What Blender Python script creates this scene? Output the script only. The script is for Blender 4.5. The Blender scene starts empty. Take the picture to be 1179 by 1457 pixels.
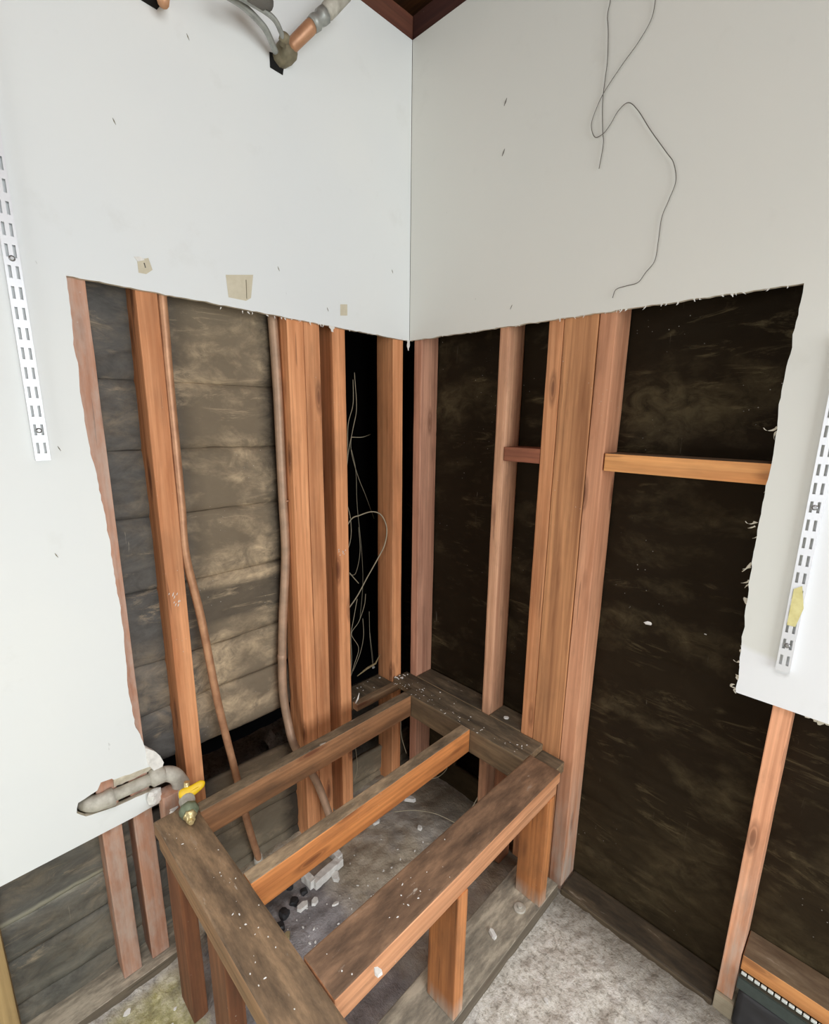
import bpy, bmesh, math, random
from mathutils import Vector, noise
from mathutils.geometry import tessellate_polygon

# ------------------------------------------------------------------ camera, light, exposure
SC = bpy.context.scene
COL = SC.collection
YAW, PIT, ROLL = 0.78048, 0.22256, 0.01314
F, CX, CY = 686.4, 589.5, 747.2
EYE = Vector((1.30, -1.2753, 1.54))
fw = Vector((-math.sin(YAW)*math.cos(PIT), math.cos(YAW)*math.cos(PIT), -math.sin(PIT)))
_r = Vector((math.cos(YAW), math.sin(YAW), 0)); _u = _r.cross(fw)
rt = _r*math.cos(ROLL)+_u*math.sin(ROLL); up = -_r*math.sin(ROLL)+_u*math.cos(ROLL)
cd = bpy.data.cameras.new('camera'); cam = bpy.data.objects.new('camera', cd); COL.objects.link(cam)
from mathutils import Matrix
M3 = Matrix((rt, up, -fw)).transposed()
cam.matrix_world = Matrix.Translation(EYE) @ M3.to_4x4()
cd.sensor_fit = 'HORIZONTAL'; cd.sensor_width = 36.0; cd.lens = 36.0*F/1179
cd.shift_y = (CY-728.5)/1179; cd.clip_start = 0.02
SC.camera = cam

SC.view_settings.view_transform = 'Standard'; SC.view_settings.look = 'None'
SC.view_settings.gamma = 1; SC.view_settings.use_curve_mapping = False
SC.view_settings.exposure = 0.06
W = bpy.data.worlds.new('world'); SC.world = W; W.use_nodes = True
W.node_tree.nodes['Background'].inputs[0].default_value = (0.72, 0.84, 1, 1)
W.node_tree.nodes['Background'].inputs[1].default_value = 0.10

def area(name, loc, target, sx, sy, power, col):
    l = bpy.data.lights.new(name, 'AREA'); l.shape = 'RECTANGLE'; l.size = sx; l.size_y = sy
    l.energy = power; l.color = col
    o = bpy.data.objects.new(name, l); COL.objects.link(o)
    o.location = loc
    o.rotation_euler = (Vector(target)-Vector(loc)).to_track_quat('-Z', 'Y').to_euler()
    return o
# daylight from an unseen opening beside the camera, plus an added fill behind
area('daylight_side_opening', (4.15, -1.2, 1.52), (0, -1.2, 1.6), 2.2, 2.0, 102, (0.94, 0.98, 1.0))
area('front_fill_light', (.85, -4.15, 1.2), (.85, 0, 1.15), 1.2, 2.0, 33, (0.96, 0.985, 1.0))  # added fill for the right wall, kept narrow so left stud sides stay dark
# added overhead fill, no known lamp; brightens the floor and platform top
lamp = area('overhead_fill_light', (1.75, -1.45, 2.88), (1.75, -1.45, 0), 1.0, 1.0, 23, (0.98, 0.99, 1.0))
lamp.data.spread = math.radians(100)

# ------------------------------------------------------------------ helpers
def px_ray(x, y): return rt*((x-CX)/F) - up*((y-CY)/F) + fw
def onL(x, y, X=0.0):
    d = px_ray(x, y); return EYE + d*((X-EYE.x)/d.x)
def onR(x, y, Y=0.0):
    d = px_ray(x, y); return EYE + d*((Y-EYE.y)/d.y)
def onZ(x, y, Z=0.0):
    d = px_ray(x, y); return EYE + d*((Z-EYE.z)/d.z)

def empty(name, loc, label=None, cat=None, group=None):
    o = bpy.data.objects.new(name, None); COL.objects.link(o); o.location = loc
    o.empty_display_size = .05
    return tag(o, label, cat, group)
def tag(o, label=None, cat=None, group=None, kind=None):
    if label: o['label'] = label
    if cat: o['category'] = cat
    if group: o['group'] = group
    if kind: o['kind'] = kind
    return o
def link(name, bm, mat, parent=None, smooth=False, loc=None):
    """bm holds world coordinates; the origin goes to the base centre"""
    vs = [v.co for v in bm.verts]
    if loc is None:
        loc = Vector(((min(v.x for v in vs)+max(v.x for v in vs))/2, (min(v.y for v in vs)+max(v.y for v in vs))/2, min(v.z for v in vs)))
    loc = Vector(loc)
    bmesh.ops.translate(bm, vec=-loc, verts=bm.verts)
    bmesh.ops.recalc_face_normals(bm, faces=bm.faces)
    me = bpy.data.meshes.new(name); bm.to_mesh(me); bm.free()
    mats = mat if isinstance(mat, (list, tuple)) else [mat]
    for m in mats: me.materials.append(m)
    if smooth:
        for p in me.polygons: p.use_smooth = True
    o = bpy.data.objects.new(name, me); COL.objects.link(o)
    if parent:
        o.parent = parent
        base = Vector((0, 0, 0)); q = parent
        while q: base += q.location; q = q.parent
        o.location = loc-base
    else: o.location = loc
    return o
def box(bm, x0, x1, y0, y1, z0, z1, mi=0):
    v = [bm.verts.new(p) for p in ((x0,y0,z0),(x1,y0,z0),(x1,y1,z0),(x0,y1,z0),(x0,y0,z1),(x1,y0,z1),(x1,y1,z1),(x0,y1,z1))]
    for f in ((0,3,2,1),(4,5,6,7),(0,1,5,4),(1,2,6,5),(2,3,7,6),(3,0,4,7)):
        fc = bm.faces.new([v[i] for i in f]); fc.material_index = mi
    return v
def timber_bm(x0, x1, y0, y1, z0, z1, seed=0, bev=.0025, warp=.0012, cell=.06):
    """sawn lumber: a subdivided, eased and very slightly bowed stick"""
    bm = bmesh.new(); box(bm, x0, x1, y0, y1, z0, z1)
    bmesh.ops.bevel(bm, geom=bm.edges[:], offset=bev, segments=2, profile=.6, affect='EDGES')
    d = [x1-x0, y1-y0, z1-z0]; a = d.index(max(d)); n = max(1, int(d[a]/cell))
    lo = (x0, y0, z0)[a]
    nv = Vector((0, 0, 0)); nv[a] = 1
    for i in range(1, n):
        p = Vector(((x0+x1)/2, (y0+y1)/2, (z0+z1)/2)); p[a] = lo+d[a]*i/n
        bmesh.ops.bisect_plane(bm, geom=bm.verts[:]+bm.edges[:]+bm.faces[:], plane_co=p, plane_no=nv)
    for v in bm.verts:
        t = v.co[a]
        for k in range(3):
            if k != a:
                v.co[k] += warp*noise.noise(Vector((t*2.2+seed*7.3, k*9.1, seed*3.7))) + .0008*noise.noise(Vector((t*30, v.co[(k+1) % 3]*60, seed)))
    return bm
def timber(name, x0, x1, y0, y1, z0, z1, mat, parent=None, seed=None, **k):
    if seed is None: seed = hash((round(x0*1e3), round(y0*1e3), round(z0*1e3))) % 97
    return link(name, timber_bm(x0, x1, y0, y1, z0, z1, seed, **k), mat, parent)
def spline(pts, n=8):
    P = [Vector(p) for p in pts]; P = [2*P[0]-P[1]]+P+[2*P[-1]-P[-2]]; out = []
    for i in range(1, len(P)-2):
        a, b, c, d = P[i-1:i+3]
        for k in range(n):
            t = k/n
            out.append(.5*((2*b)+(c-a)*t+(2*a-5*b+4*c-d)*t*t+(-a+3*b-3*c+d)*t**3))
    out.append(P[-2]); return out
def tube(bm, pts, r, seg=10, rs=None, mi=0, cap=True):
    pts = [Vector(p) for p in pts]; rings = []
    t0 = (pts[1]-pts[0]).normalized(); ref = Vector((0, 0, 1)) if abs(t0.z) < .9 else Vector((1, 0, 0))
    nrm = t0.cross(ref).normalized()
    for i, p in enumerate(pts):
        t = (pts[min(i+1, len(pts)-1)]-pts[max(i-1, 0)]).normalized()
        nrm = (nrm-t*nrm.dot(t)).normalized(); b = t.cross(nrm)
        rr = rs[i] if rs else r
        rings.append([bm.verts.new(p+(nrm*math.cos(2*math.pi*k/seg)+b*math.sin(2*math.pi*k/seg))*rr) for k in range(seg)])
    for i in range(len(rings)-1):
        for k in range(seg):
            f = bm.faces.new((rings[i][k], rings[i][(k+1) % seg], rings[i+1][(k+1) % seg], rings[i+1][k])); f.material_index = mi; f.smooth = True
    if cap:
        f = bm.faces.new(rings[0][::-1]); f.material_index = mi
        f = bm.faces.new(rings[-1]); f.material_index = mi
def ribbed(bm, a, b, profile, seg=16, mi=0):
    """surface of revolution from a to b; profile = [(t, radius)]"""
    a, b = Vector(a), Vector(b); tube(bm, [a.lerp(b, t) for t, _ in profile], 0, seg, [r for _, r in profile], mi)

# ------------------------------------------------------------------ materials
def nt(name, rough=.6, metal=0.0):
    m = bpy.data.materials.new(name); m.use_nodes = True; t = m.node_tree; b = t.nodes['Principled BSDF']
    b.inputs['Roughness'].default_value = rough; b.inputs['Metallic'].default_value = metal
    return m, t, b
class G:
    def __init__(s, t, scale=(1, 1, 1), rand=True, world=False):
        s.t = t; n = t.nodes; tc = n.new('ShaderNodeTexCoord'); s.tc = tc
        s.geo = n.new('ShaderNodeNewGeometry')
        s.base = s.geo.outputs['Position'] if world else tc.outputs['Object']
        if rand and not world:
            oi = n.new('ShaderNodeObjectInfo'); s.oi = oi
            mu = n.new('ShaderNodeMath'); mu.operation = 'MULTIPLY'; mu.inputs[1].default_value = 37.0
            t.links.new(oi.outputs['Random'], mu.inputs[0])
            va = n.new('ShaderNodeVectorMath'); va.operation = 'ADD'
            t.links.new(s.base, va.inputs[0]); t.links.new(mu.outputs[0], va.inputs[1]); s.base = va.outputs[0]
    def vec(s, scale, off=(0, 0, 0)):
        m = s.t.nodes.new('ShaderNodeMapping'); m.inputs['Scale'].default_value = scale; m.inputs['Location'].default_value = off
        s.t.links.new(s.base, m.inputs[0]); return m.outputs[0]
    def noise(s, sc, detail=4, rough=.55, off=(0, 0, 0), dist=0):
        if not hasattr(sc, '__len__'): sc = (sc,)*3
        n = s.t.nodes.new('ShaderNodeTexNoise'); n.inputs['Scale'].default_value = 1; n.inputs['Detail'].default_value = detail
        n.inputs['Roughness'].default_value = rough; n.inputs['Distortion'].default_value = dist
        s.t.links.new(s.vec(sc, off), n.inputs['Vector']); return n.outputs[0]
    def voro(s, sc, off=(0, 0, 0), feature='F1'):
        if not hasattr(sc, '__len__'): sc = (sc,)*3
        n = s.t.nodes.new('ShaderNodeTexVoronoi'); n.feature = feature; n.inputs['Scale'].default_value = 1
        s.t.links.new(s.vec(sc, off), n.inputs['Vector']); return n.outputs['Distance']
    def ramp(s, fac, stops, interp='LINEAR'):
        r = s.t.nodes.new('ShaderNodeValToRGB'); e = r.color_ramp; e.interpolation = interp
        while len(e.elements) < len(stops): e.elements.new(.5)
        for el, (p, c) in zip(e.elements, stops):
            el.position = p; el.color = (c, c, c, 1) if not hasattr(c, '__len__') else (*c, 1)
        s.t.links.new(fac, r.inputs[0]); return r.outputs[0]
    def mix(s, fac, a, b, mode='MIX'):
        m = s.t.nodes.new('ShaderNodeMix'); m.data_type = 'RGBA'; m.blend_type = mode
        for sock, v in ((m.inputs[0], fac), (m.inputs[6], a), (m.inputs[7], b)):
            if isinstance(v, (int, float)): sock.default_value = v if sock == m.inputs[0] else (v, v, v, 1)
            elif isinstance(v, (tuple, list)): sock.default_value = (*v, 1)
            else: s.t.links.new(v, sock)
        return m.outputs[2]
    def math(s, op, a, b=0.0, clamp=False):
        m = s.t.nodes.new('ShaderNodeMath'); m.operation = op; m.use_clamp = clamp
        for i, v in enumerate((a, b)):
            if isinstance(v, (int, float)): m.inputs[i].default_value = v
            else: s.t.links.new(v, m.inputs[i])
        return m.outputs[0]
    def sep(s, v):
        m = s.t.nodes.new('ShaderNodeSeparateXYZ'); s.t.links.new(v, m.inputs[0]); return m.outputs
    def range(s, v, a, b, c=0.0, d=1.0):
        m = s.t.nodes.new('ShaderNodeMapRange'); m.inputs[1].default_value = a; m.inputs[2].default_value = b
        m.inputs[3].default_value = c; m.inputs[4].default_value = d; s.t.links.new(v, m.inputs[0]); return m.outputs[0]
    def bump(s, h, strength, dist, b, prev=None):
        n = s.t.nodes.new('ShaderNodeBump'); n.inputs['Strength'].default_value = strength; n.inputs['Distance'].default_value = dist
        s.t.links.new(h, n.inputs['Height'])
        if prev is not None: s.t.links.new(prev, n.inputs['Normal'])
        s.t.links.new(n.outputs[0], b.inputs['Normal']); return n.outputs[0]
    def out(s, c, b, sock='Base Color'): s.t.links.new(c, b.inputs[sock])

def srgb(r, g, b):
    f = lambda c: ((c/255+.055)/1.055)**2.4 if c > 10 else c/255/12.92
    return (f(r), f(g), f(b))

def wood(name, light, dark, axis=2, grime=0.0, top=0.0, pale_foot=0.0, grimecol=(70, 55, 40), knots=1.0, rough=.7, topcol=(88, 72, 56)):
    m, t, b = nt(name, rough); g = G(t)
    def ax(al, ac):
        v = [ac, ac, ac]; v[axis] = al; return tuple(v)
    fine = g.noise(ax(3, 260), 3, .6)
    mid = g.noise(ax(1.6, 34), 5, .6, dist=.4)
    # growth rings
    wv = t.nodes.new('ShaderNodeTexWave'); wv.wave_type = 'RINGS'; wv.rings_direction = 'XYZ'[axis]
    wv.inputs['Scale'].default_value = 1; wv.inputs['Distortion'].default_value = 5.5; wv.inputs['Detail'].default_value = 2
    wv.inputs['Detail Scale'].default_value = 1.3
    t.links.new(g.vec(ax(.9, 26), (3.3, 1.7, 2.1)), wv.inputs['Vector'])
    L, D = [tuple(min(.88, x*1.42) for x in srgb(*c_)) for c_ in (light, dark)]
    c = g.mix(g.ramp(mid, [(.3, 0), (.72, 1)]), L, D)
    c = g.mix(g.math('MULTIPLY', g.ramp(wv.outputs[1], [(.45, 0), (.95, 1)]), .28), c, D)
    c = g.mix(g.math('MULTIPLY', g.ramp(fine, [(.45, 0), (.8, 1)]), .2), c, tuple(x*.55 for x in D))
    ck = g.ramp(g.noise(ax(2.6, 75), 2, .5, (6, 2, 8)), [(.70, 0), (.72, 1)])
    c = g.mix(g.math('MULTIPLY', ck, .55), c, tuple(x*.4 for x in D))
    # knots
    k = g.voro(ax(3.1, 13), (.37, .2, .9))
    c = g.mix(g.math('MULTIPLY', g.ramp(k, [(.0, 1), (.09, .75), (.11, .35), (.13, .55), (.2, 0)]), .9*knots), c, srgb(96, 48, 24))
    # per piece tone
    tone = g.range(g.oi.outputs['Random'], 0, 1, .86, 1.12)
    c = g.mix(1.0, c, tone, 'MULTIPLY')
    # large soft staining
    st = g.ramp(g.noise(ax(3, 9), 4, .6, (5, 5, 5)), [(.5, 0), (.8, 1)])
    c = g.mix(g.math('MULTIPLY', st, .35+.5*grime), c, srgb(*grimecol))
    if grime:
        gr = g.ramp(g.noise(ax(9, 30), 6, .65, (9, 2, 4)), [(.62-.35*grime, 0), (.8-.1*grime, 1)])
        c = g.mix(g.math('MULTIPLY', gr, min(1, grime*1.1)), c, srgb(*grimecol))
    if pale_foot:
        z = g.sep(g.tc.outputs['Object'])[2]
        pf = g.math('MULTIPLY', g.range(z, pale_foot, 0, 0, 1), g.ramp(g.noise(ax(6, 40), 5, .6, (1, 8, 4)), [(.35, 0), (.6, 1)]), True)
        c = g.mix(g.math('MULTIPLY', pf, .75), c, srgb(190, 184, 172))
    # specks of white plaster dust
    sp = g.ramp(g.voro(70, (2, 2, 2)), [(.06, 1), (.12, 0)])
    sp = g.math('MULTIPLY', sp, g.ramp(g.noise(6, 3, .5, (7, 7, 7)), [(.55, 0), (.7, 1)]))
    c = g.mix(g.math('MULTIPLY', sp, .6), c, srgb(205, 200, 190))
    if top:
        nz = g.sep(g.geo.outputs['Normal'])[2]
        tm = g.math('MULTIPLY', g.range(nz, .45, .8), top, True)
        dustn = g.noise(ax(7, 26), 6, .7, (4, 4, 1))
        tc_ = g.ramp(dustn, [(.28, srgb(*[x*.55 for x in topcol])), (.5, srgb(*topcol)), (.64, srgb(*[min(255, x*1.3) for x in topcol])), (.8, srgb(168, 156, 140))])
        scr = g.ramp(g.noise(ax(22, 70), 4, .6, (3, 9, 2)), [(.66, 0), (.72, 1)])
        pat = g.ramp(g.noise(5, 3, .5, (8, 3, 2)), [(.5, 0), (.68, 1)])
        tc_ = g.mix(g.math('MULTIPLY', g.math('MULTIPLY', scr, pat), .8), tc_, srgb(205, 198, 184))
        c = g.mix(tm, c, tc_)
    g.out(c, b)
    g.out(g.range(mid, 0, 1, rough-.15, rough+.15), b, 'Roughness')
    g.bump(g.math('ADD', g.math('MULTIPLY', fine, .5), mid), .35, .0015, b)
    return m

def plain(name, col, rough=.5, metal=0.0, mottled=0.0, scale=60, col2=None, bump=0.0, coat=0):
    m, t, b = nt(name, rough, metal); g = G(t)
    L = srgb(*col); D = srgb(*(col2 or [x*.6 for x in col]))
    n = g.noise(scale, 5, .6)
    g.out(g.mix(g.math('MULTIPLY', g.ramp(n, [(.35, 0), (.7, 1)]), mottled), L, D), b)
    if bump: g.bump(n, bump, .002, b)
    return m

def sheathing(name, dark, tan, amount, green=(80, 78, 62), low=0.0, bay=False):
    m, t, b = nt(name, .8); g = G(t, world=True); b.inputs['Specular IOR Level'].default_value = .4 if bay else .12
    P = g.sep(g.base)
    big = g.noise((3.2, 3.2, 5.5), 6, .62, dist=.3)
    streak = g.noise((9, 9, 20), 6, .7, (3, 1, 2), .8)
    fineg = g.noise(160, 4, .6)
    D, T = srgb(*dark), srgb(*tan)
    c = g.mix(g.ramp(g.noise((6, 6, 9), 5, .65), [(.3, 0), (.75, 1)]), D, tuple(x*(1.7 if bay else 1.35) for x in D))
    blot = g.math('MULTIPLY', g.ramp(big, [(.5, 0), (.66, 1)] if not bay else [(.45, 0), (.64, 1)]), g.ramp(g.noise((16, 16, 22), 6, .72, (3, 1, 2), .8), [(.36, .1), (.62, 1)]))
    if bay:
        bm_ = g.math('MULTIPLY', g.range(P[1], -.80, -.70), g.range(P[2], .86, 1.0))
        cool = g.mix(g.ramp(streak, [(.3, 0), (.7, 1)]), srgb(62, 62, 62), srgb(104, 104, 102))
        c = g.mix(g.math('MULTIPLY', g.range(P[1], -.76, -.84), .75), c, cool)
        blot = g.math('MULTIPLY', blot, g.range(P[1], -.92, -.72, .3, 1.0))
        blot = g.math('ADD', blot, g.math('MULTIPLY', g.range(P[1], -.80, -.72), .22))
        band = g.math('MULTIPLY', g.range(P[2], .91, .93), g.range(P[2], 1.04, 1.02))
        blot = g.math('MULTIPLY', blot, g.math('SUBTRACT', 1.0, g.math('MULTIPLY', band, .9)))
    c = g.mix(g.math('MULTIPLY', blot, amount, True), c, T)
    # lighter scuffs running with the boards, and a few thin pale drips
    sc = g.math('MULTIPLY', g.ramp(g.noise((5, 5, 26), 6, .75, (8, 8, 3), 1.6), [(.52, 0), (.70, 1)]), g.ramp(g.noise((4, 4, 7), 3, .6, (1, 6, 2)), [(.53, 0), (.60, 1)]))
    c = g.mix(g.math('MULTIPLY', sc, .55), c, srgb(*[min(255, x*1.05) for x in tan]))
    dr = g.math('MULTIPLY', g.ramp(g.noise((70, 70, 3), 3, .6, (1, 1, 9)), [(.69, 0), (.73, 1)]), g.ramp(g.noise((9, 9, 9), 3, .6, (4, 1, 2)), [(.5, 0), (.66, 1)]))
    c = g.mix(g.math('MULTIPLY', dr, .4*min(1, amount)), c, srgb(178, 168, 150))
    sp = g.math('MULTIPLY', g.ramp(g.voro(55), [(.05, 1), (.09, 0)]), g.ramp(g.noise(5, 3, .5, (2, 7, 7)), [(.56, 0), (.66, 1)]))
    c = g.mix(g.math('MULTIPLY', sp, .55), c, srgb(200, 196, 188))
    c = g.mix(g.math('MULTIPLY', g.range(P[2], .55, .0), low, True), c, g.mix(g.ramp(streak, [(.3, 0), (.7, 1)]), srgb(*[x*.75 for x in green]), srgb(*[x*1.35 for x in green])))
    if bay:   # pale mortar line along one board joint low on the left
        ln = g.math('MULTIPLY', g.range(P[1], -1.02, -1.08), g.ramp(g.math('ABSOLUTE', g.math('SUBTRACT', g.math('ADD', P[2], g.math('MULTIPLY', streak, .02)), .296)), [(0, 1), (.008, .8), (.014, 0)]))
        c = g.mix(g.math('MULTIPLY', ln, .7), c, srgb(176, 174, 156))
    if bay:   # darker edge of the paper by the paired studs
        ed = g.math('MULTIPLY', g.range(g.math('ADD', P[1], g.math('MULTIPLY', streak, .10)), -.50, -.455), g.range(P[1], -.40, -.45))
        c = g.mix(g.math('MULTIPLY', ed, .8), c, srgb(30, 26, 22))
    g.out(c, b)
    g.bump(g.math('ADD', g.math('MULTIPLY', fineg, .25), streak), .5, .004, b)
    return m

def drywall_mat(name, right=False):
    m, t, b = nt(name, .55); g = G(t, world=True); P = g.sep(g.base)
    n = g.noise(1.4, 3, .5)
    if not right: c = g.mix(g.ramp(n, [(.3, 0), (.7, 1)]), srgb(220, 224, 225), srgb(228, 230, 227))
    else:
        cream = g.mix(g.ramp(n, [(.3, 0), (.7, 1)]), srgb(220, 221, 215), srgb(225, 224, 217))
        edge = g.math('ADD', P[0], g.math('MULTIPLY', g.noise(6, 2, .5), .012))
        zz = g.math('ADD', P[2], g.math('MULTIPLY', g.noise(9, 2, .5, (4, 4, 4)), .03))
        zz = g.math('SUBTRACT', zz, g.math('MULTIPLY', g.math('SUBTRACT', P[0], 1.15), -.25))
        below = g.range(zz, 1.045, 1.03); beyond = g.math('MULTIPLY', g.range(edge, 1.205, 1.212), g.range(P[2], 1.95, 1.6))
        c = g.mix(g.math('MAXIMUM', below, beyond), cream, srgb(232, 234, 236))  # whiter low down and to the right of the shelf standard
    # scuffs and smudges
    s1 = g.math('MULTIPLY', g.ramp(g.noise(7, 5, .65, (3, 3, 3)), [(.6, 0), (.78, 1)]), .14)
    c = g.mix(s1, c, srgb(168, 164, 150))
    s2 = g.math('MULTIPLY', g.ramp(g.noise((60, 60, 26), 3, .6, (1, 2, 3)), [(.72, 0), (.76, 1)]), g.ramp(g.noise(3, 3, .5, (6, 1, 3)), [(.54, 0), (.62, 1)]))
    c = g.mix(g.math('MULTIPLY', s2, .35), c, srgb(120, 116, 108))
    g.out(c, b)
    g.bump(g.noise(110, 3, .6), .12, .001, b)
    return m

def floor_mat():
    m, t, b = nt('floor_concrete', .8); g = G(t, world=True); P = g.sep(g.base)
    n1 = g.noise(16, 6, .7); n2 = g.noise(80, 5, .7, (2, 2, 2)); n3 = g.noise(3, 5, .6, (5, 5, 5))
    c = g.ramp(n1, [(.25, srgb(160, 154, 142)), (.5, srgb(208, 202, 190)), (.72, srgb(234, 230, 222))])
    c = g.mix(g.math('MULTIPLY', g.ramp(n2, [(.5, 0), (.66, 1)]), .55), c, srgb(236, 233, 228))
    c = g.mix(g.math('MULTIPLY', g.ramp(n2, [(.36, 1), (.48, 0)]), .6), c, srgb(116, 108, 96))
    # brown soil under the platform
    def boxmask(x0, x1, y0, y1, s=.03, off=0):
        w = g.math('MULTIPLY', g.math('SUBTRACT', n1, .5), .12)
        X = g.math('ADD', P[0], w); Y = g.math('ADD', P[1], w)
        a = g.math('MULTIPLY', g.range(X, x0-s, x0+s), g.range(X, x1+s, x1-s))
        return g.math('MULTIPLY', a, g.math('MULTIPLY', g.range(Y, y0-s, y0+s), g.range(Y, y1+s, y1-s)))
    soil = g.ramp(g.noise(12, 6, .7, (1, 7, 1)), [(.3, srgb(128, 118, 102)), (.55, srgb(180, 168, 148)), (.78, srgb(216, 208, 190))])
    c = g.mix(boxmask(-.3, .66, -.98, .1), c, soil)
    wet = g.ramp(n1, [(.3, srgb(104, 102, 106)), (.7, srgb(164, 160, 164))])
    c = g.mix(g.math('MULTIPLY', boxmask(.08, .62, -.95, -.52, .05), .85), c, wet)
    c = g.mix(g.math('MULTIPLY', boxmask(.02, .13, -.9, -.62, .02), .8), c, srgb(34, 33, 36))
    # pale yellow-green litter at the left of the platform
    lit = g.ramp(g.noise(22, 6, .7, (3, 3, 8)), [(.3, srgb(120, 114, 70)), (.48, srgb(176, 170, 116)), (.6, srgb(214, 208, 164)), (.75, srgb(236, 232, 214))])
    c = g.mix(boxmask(.045, 2.0, -3.0, -.98, .03), c, lit)
    # cool grey skim patch on the right
    c = g.mix(g.math('MULTIPLY', g.ramp(n3, [(.5, 0), (.62, 1)]), .5), c, srgb(150, 148, 148))
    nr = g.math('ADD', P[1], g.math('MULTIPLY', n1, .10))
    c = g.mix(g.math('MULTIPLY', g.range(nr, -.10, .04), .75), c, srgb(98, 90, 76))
    g.out(c, b)
    g.out(g.ramp(n3, [(.4, .62), (.7, .85)]), b, 'Roughness')
    g.bump(g.math('ADD', n1, g.math('MULTIPLY', n2, .8)), .9, .008, b)
    return m

DIRT = (70, 56, 42)
M = {}
for a, s in ((0, 'x'), (1, 'y'), (2, 'z')):
    M['red_'+s] = wood('redwood_stud_'+s, (208, 148, 104), (156, 98, 60), a, grime=.14, top=.7)
M['stud'] = M['red_z']
M['stud_foot'] = wood('stud_pale_foot', (204, 150, 116), (158, 106, 76), 2, grime=.2, pale_foot=.5)
M['stud_low'] = wood('stud_plaster_streaked', (176, 132, 108), (136, 96, 76), 2, grime=.55, grimecol=(196, 186, 176))
M['rose'] = wood('rose_stud', (192, 144, 118), (138, 94, 74), 2, grime=.18)
M['plank_fir'] = wood('fir_post', (192, 138, 94), (122, 78, 48), 2, knots=.4, grime=.15)
M['post'] = wood('platform_post_wood', (186, 124, 74), (128, 78, 42), 2, grime=.35, grimecol=(92, 66, 44), pale_foot=.06)
M['post_dark'] = wood('platform_dark_post_wood', (128, 82, 52), (84, 50, 32), 2, grime=.4)
M['bench_y'] = wood('platform_plank_y', (200, 146, 108), (146, 98, 64), 1, grime=.28, grimecol=(104, 78, 56), top=.97, topcol=(112, 88, 68))
M['bench_x'] = wood('platform_plank_x', (150, 118, 86), (110, 80, 54), 0, grime=.6, grimecol=(104, 84, 62), top=.97, topcol=(118, 97, 74))
M['rail_back'] = wood('platform_back_rail', (158, 114, 78), (106, 72, 46), 1, grime=.5, grimecol=(78, 62, 46), top=1, topcol=(106, 94, 76))
M['rail'] = wood('platform_rail', (196, 130, 74), (144, 86, 44), 1, grime=.3, grimecol=(92, 66, 42), top=1, topcol=(140, 122, 98))
M['ledger'] = wood('platform_ledger', (132, 112, 84), (94, 76, 56), 0, grime=.7, grimecol=(74, 62, 46), top=1, topcol=(92, 82, 66))
M['sill'] = wood('weathered_sill', (112, 102, 86), (82, 72, 60), 1, grime=.6, grimecol=(86, 78, 66), top=1, topcol=(150, 142, 126))
M['sill_x'] = wood('weathered_sill_x', (112, 102, 86), (82, 72, 60), 0, grime=.6, grimecol=(86, 78, 66), top=1, topcol=(120, 112, 98))
M['strip'] = wood('tan_strip', (150, 122, 92), (110, 84, 60), 1, grime=.3, top=.5, topcol=(130, 116, 94))
M['red_block'] = wood('dark_red_block', (150, 92, 66), (104, 58, 42), 0, grime=.3)
M['pale_stud'] = wood('pale_worn_stud', (198, 154, 122), (150, 104, 78), 2, grime=.25)
M['sill_dark'] = wood('brown_sill', (84, 72, 54), (58, 48, 34), 0, grime=.6, grimecol=(52, 42, 30), top=1, topcol=(66, 56, 42))
M['pale_block'] = wood('pale_block', (170, 160, 138), (130, 120, 100), 0, grime=.3, grimecol=(110, 100, 84))
M['tan'] = wood('tan_stud', (168, 142, 98), (124, 102, 66), 2, grime=.35, grimecol=(96, 84, 60))
M['orange_x'] = wood('orange_block', (212, 150, 92), (172, 110, 62), 0, grime=.1, top=.9, topcol=(84, 76, 62), knots=.7)
M['maroon'] = wood('top_plate_wood', (98, 58, 42), (70, 38, 28), 1, grime=.2)  # left plate: lighter colour carries the light on its face
M['maroon_shaded'] = wood('top_plate_wood_shaded', (64, 34, 26), (46, 22, 18), 0, grime=.2)  # right plate: same wood, shade put into its darker colour
M['rafter'] = wood('rafter_wood', (140, 92, 50), (92, 54, 28), 1, grime=.4)
M['sheath_left'] = sheathing('sheathing_left', (76, 68, 57), (196, 174, 142), 1.0, low=.35, green=(104, 104, 92), bay=True)
M['sheath_right'] = sheathing('sheathing_right', (32, 24, 13), (108, 96, 70), .4, low=.45, green=(66, 57, 40))
M['dry_left'] = drywall_mat('drywall_left'); M['dry_right'] = drywall_mat('drywall_right', True)
M['gypsum'] = plain('torn_gypsum', (214, 206, 188), .9, mottled=.5, scale=90, col2=(170, 158, 132), bump=.5)
M['paper'] = plain('torn_paper', (212, 206, 190), .9, mottled=.4, scale=60, col2=(176, 164, 140))
M['white_chip'] = plain('plaster_white', (232, 230, 224), .8, mottled=.3, scale=80, bump=.4)
M['copper'] = plain('aged_copper', (198, 150, 114), .45, .3, mottled=.8, scale=22, col2=(152, 106, 78), bump=.1)
M['copper_grey'] = plain('dusty_copper', (184, 150, 124), .5, .2, mottled=.8, scale=18, col2=(140, 118, 98), bump=.1)
M['galv'] = plain('grey_iron_pipe', (196, 192, 180), .65, .1, mottled=.7, scale=40, col2=(140, 134, 120), bump=.4)
M['olive'] = plain('putty_covered_fitting', (132, 122, 98), .7, .1, mottled=.7, scale=40, col2=(84, 80, 62), bump=.5)
M['tubegrey'] = plain('grey_flex_tube', (168, 170, 164), .45, .4, mottled=.5, scale=40)
M['yellow'] = plain('yellow_handle', (236, 196, 22), .45, mottled=.35, scale=50, col2=(196, 150, 16))
M['brass'] = plain('brass_nut', (214, 196, 144), .35, .6, mottled=.4, scale=50)
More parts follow.
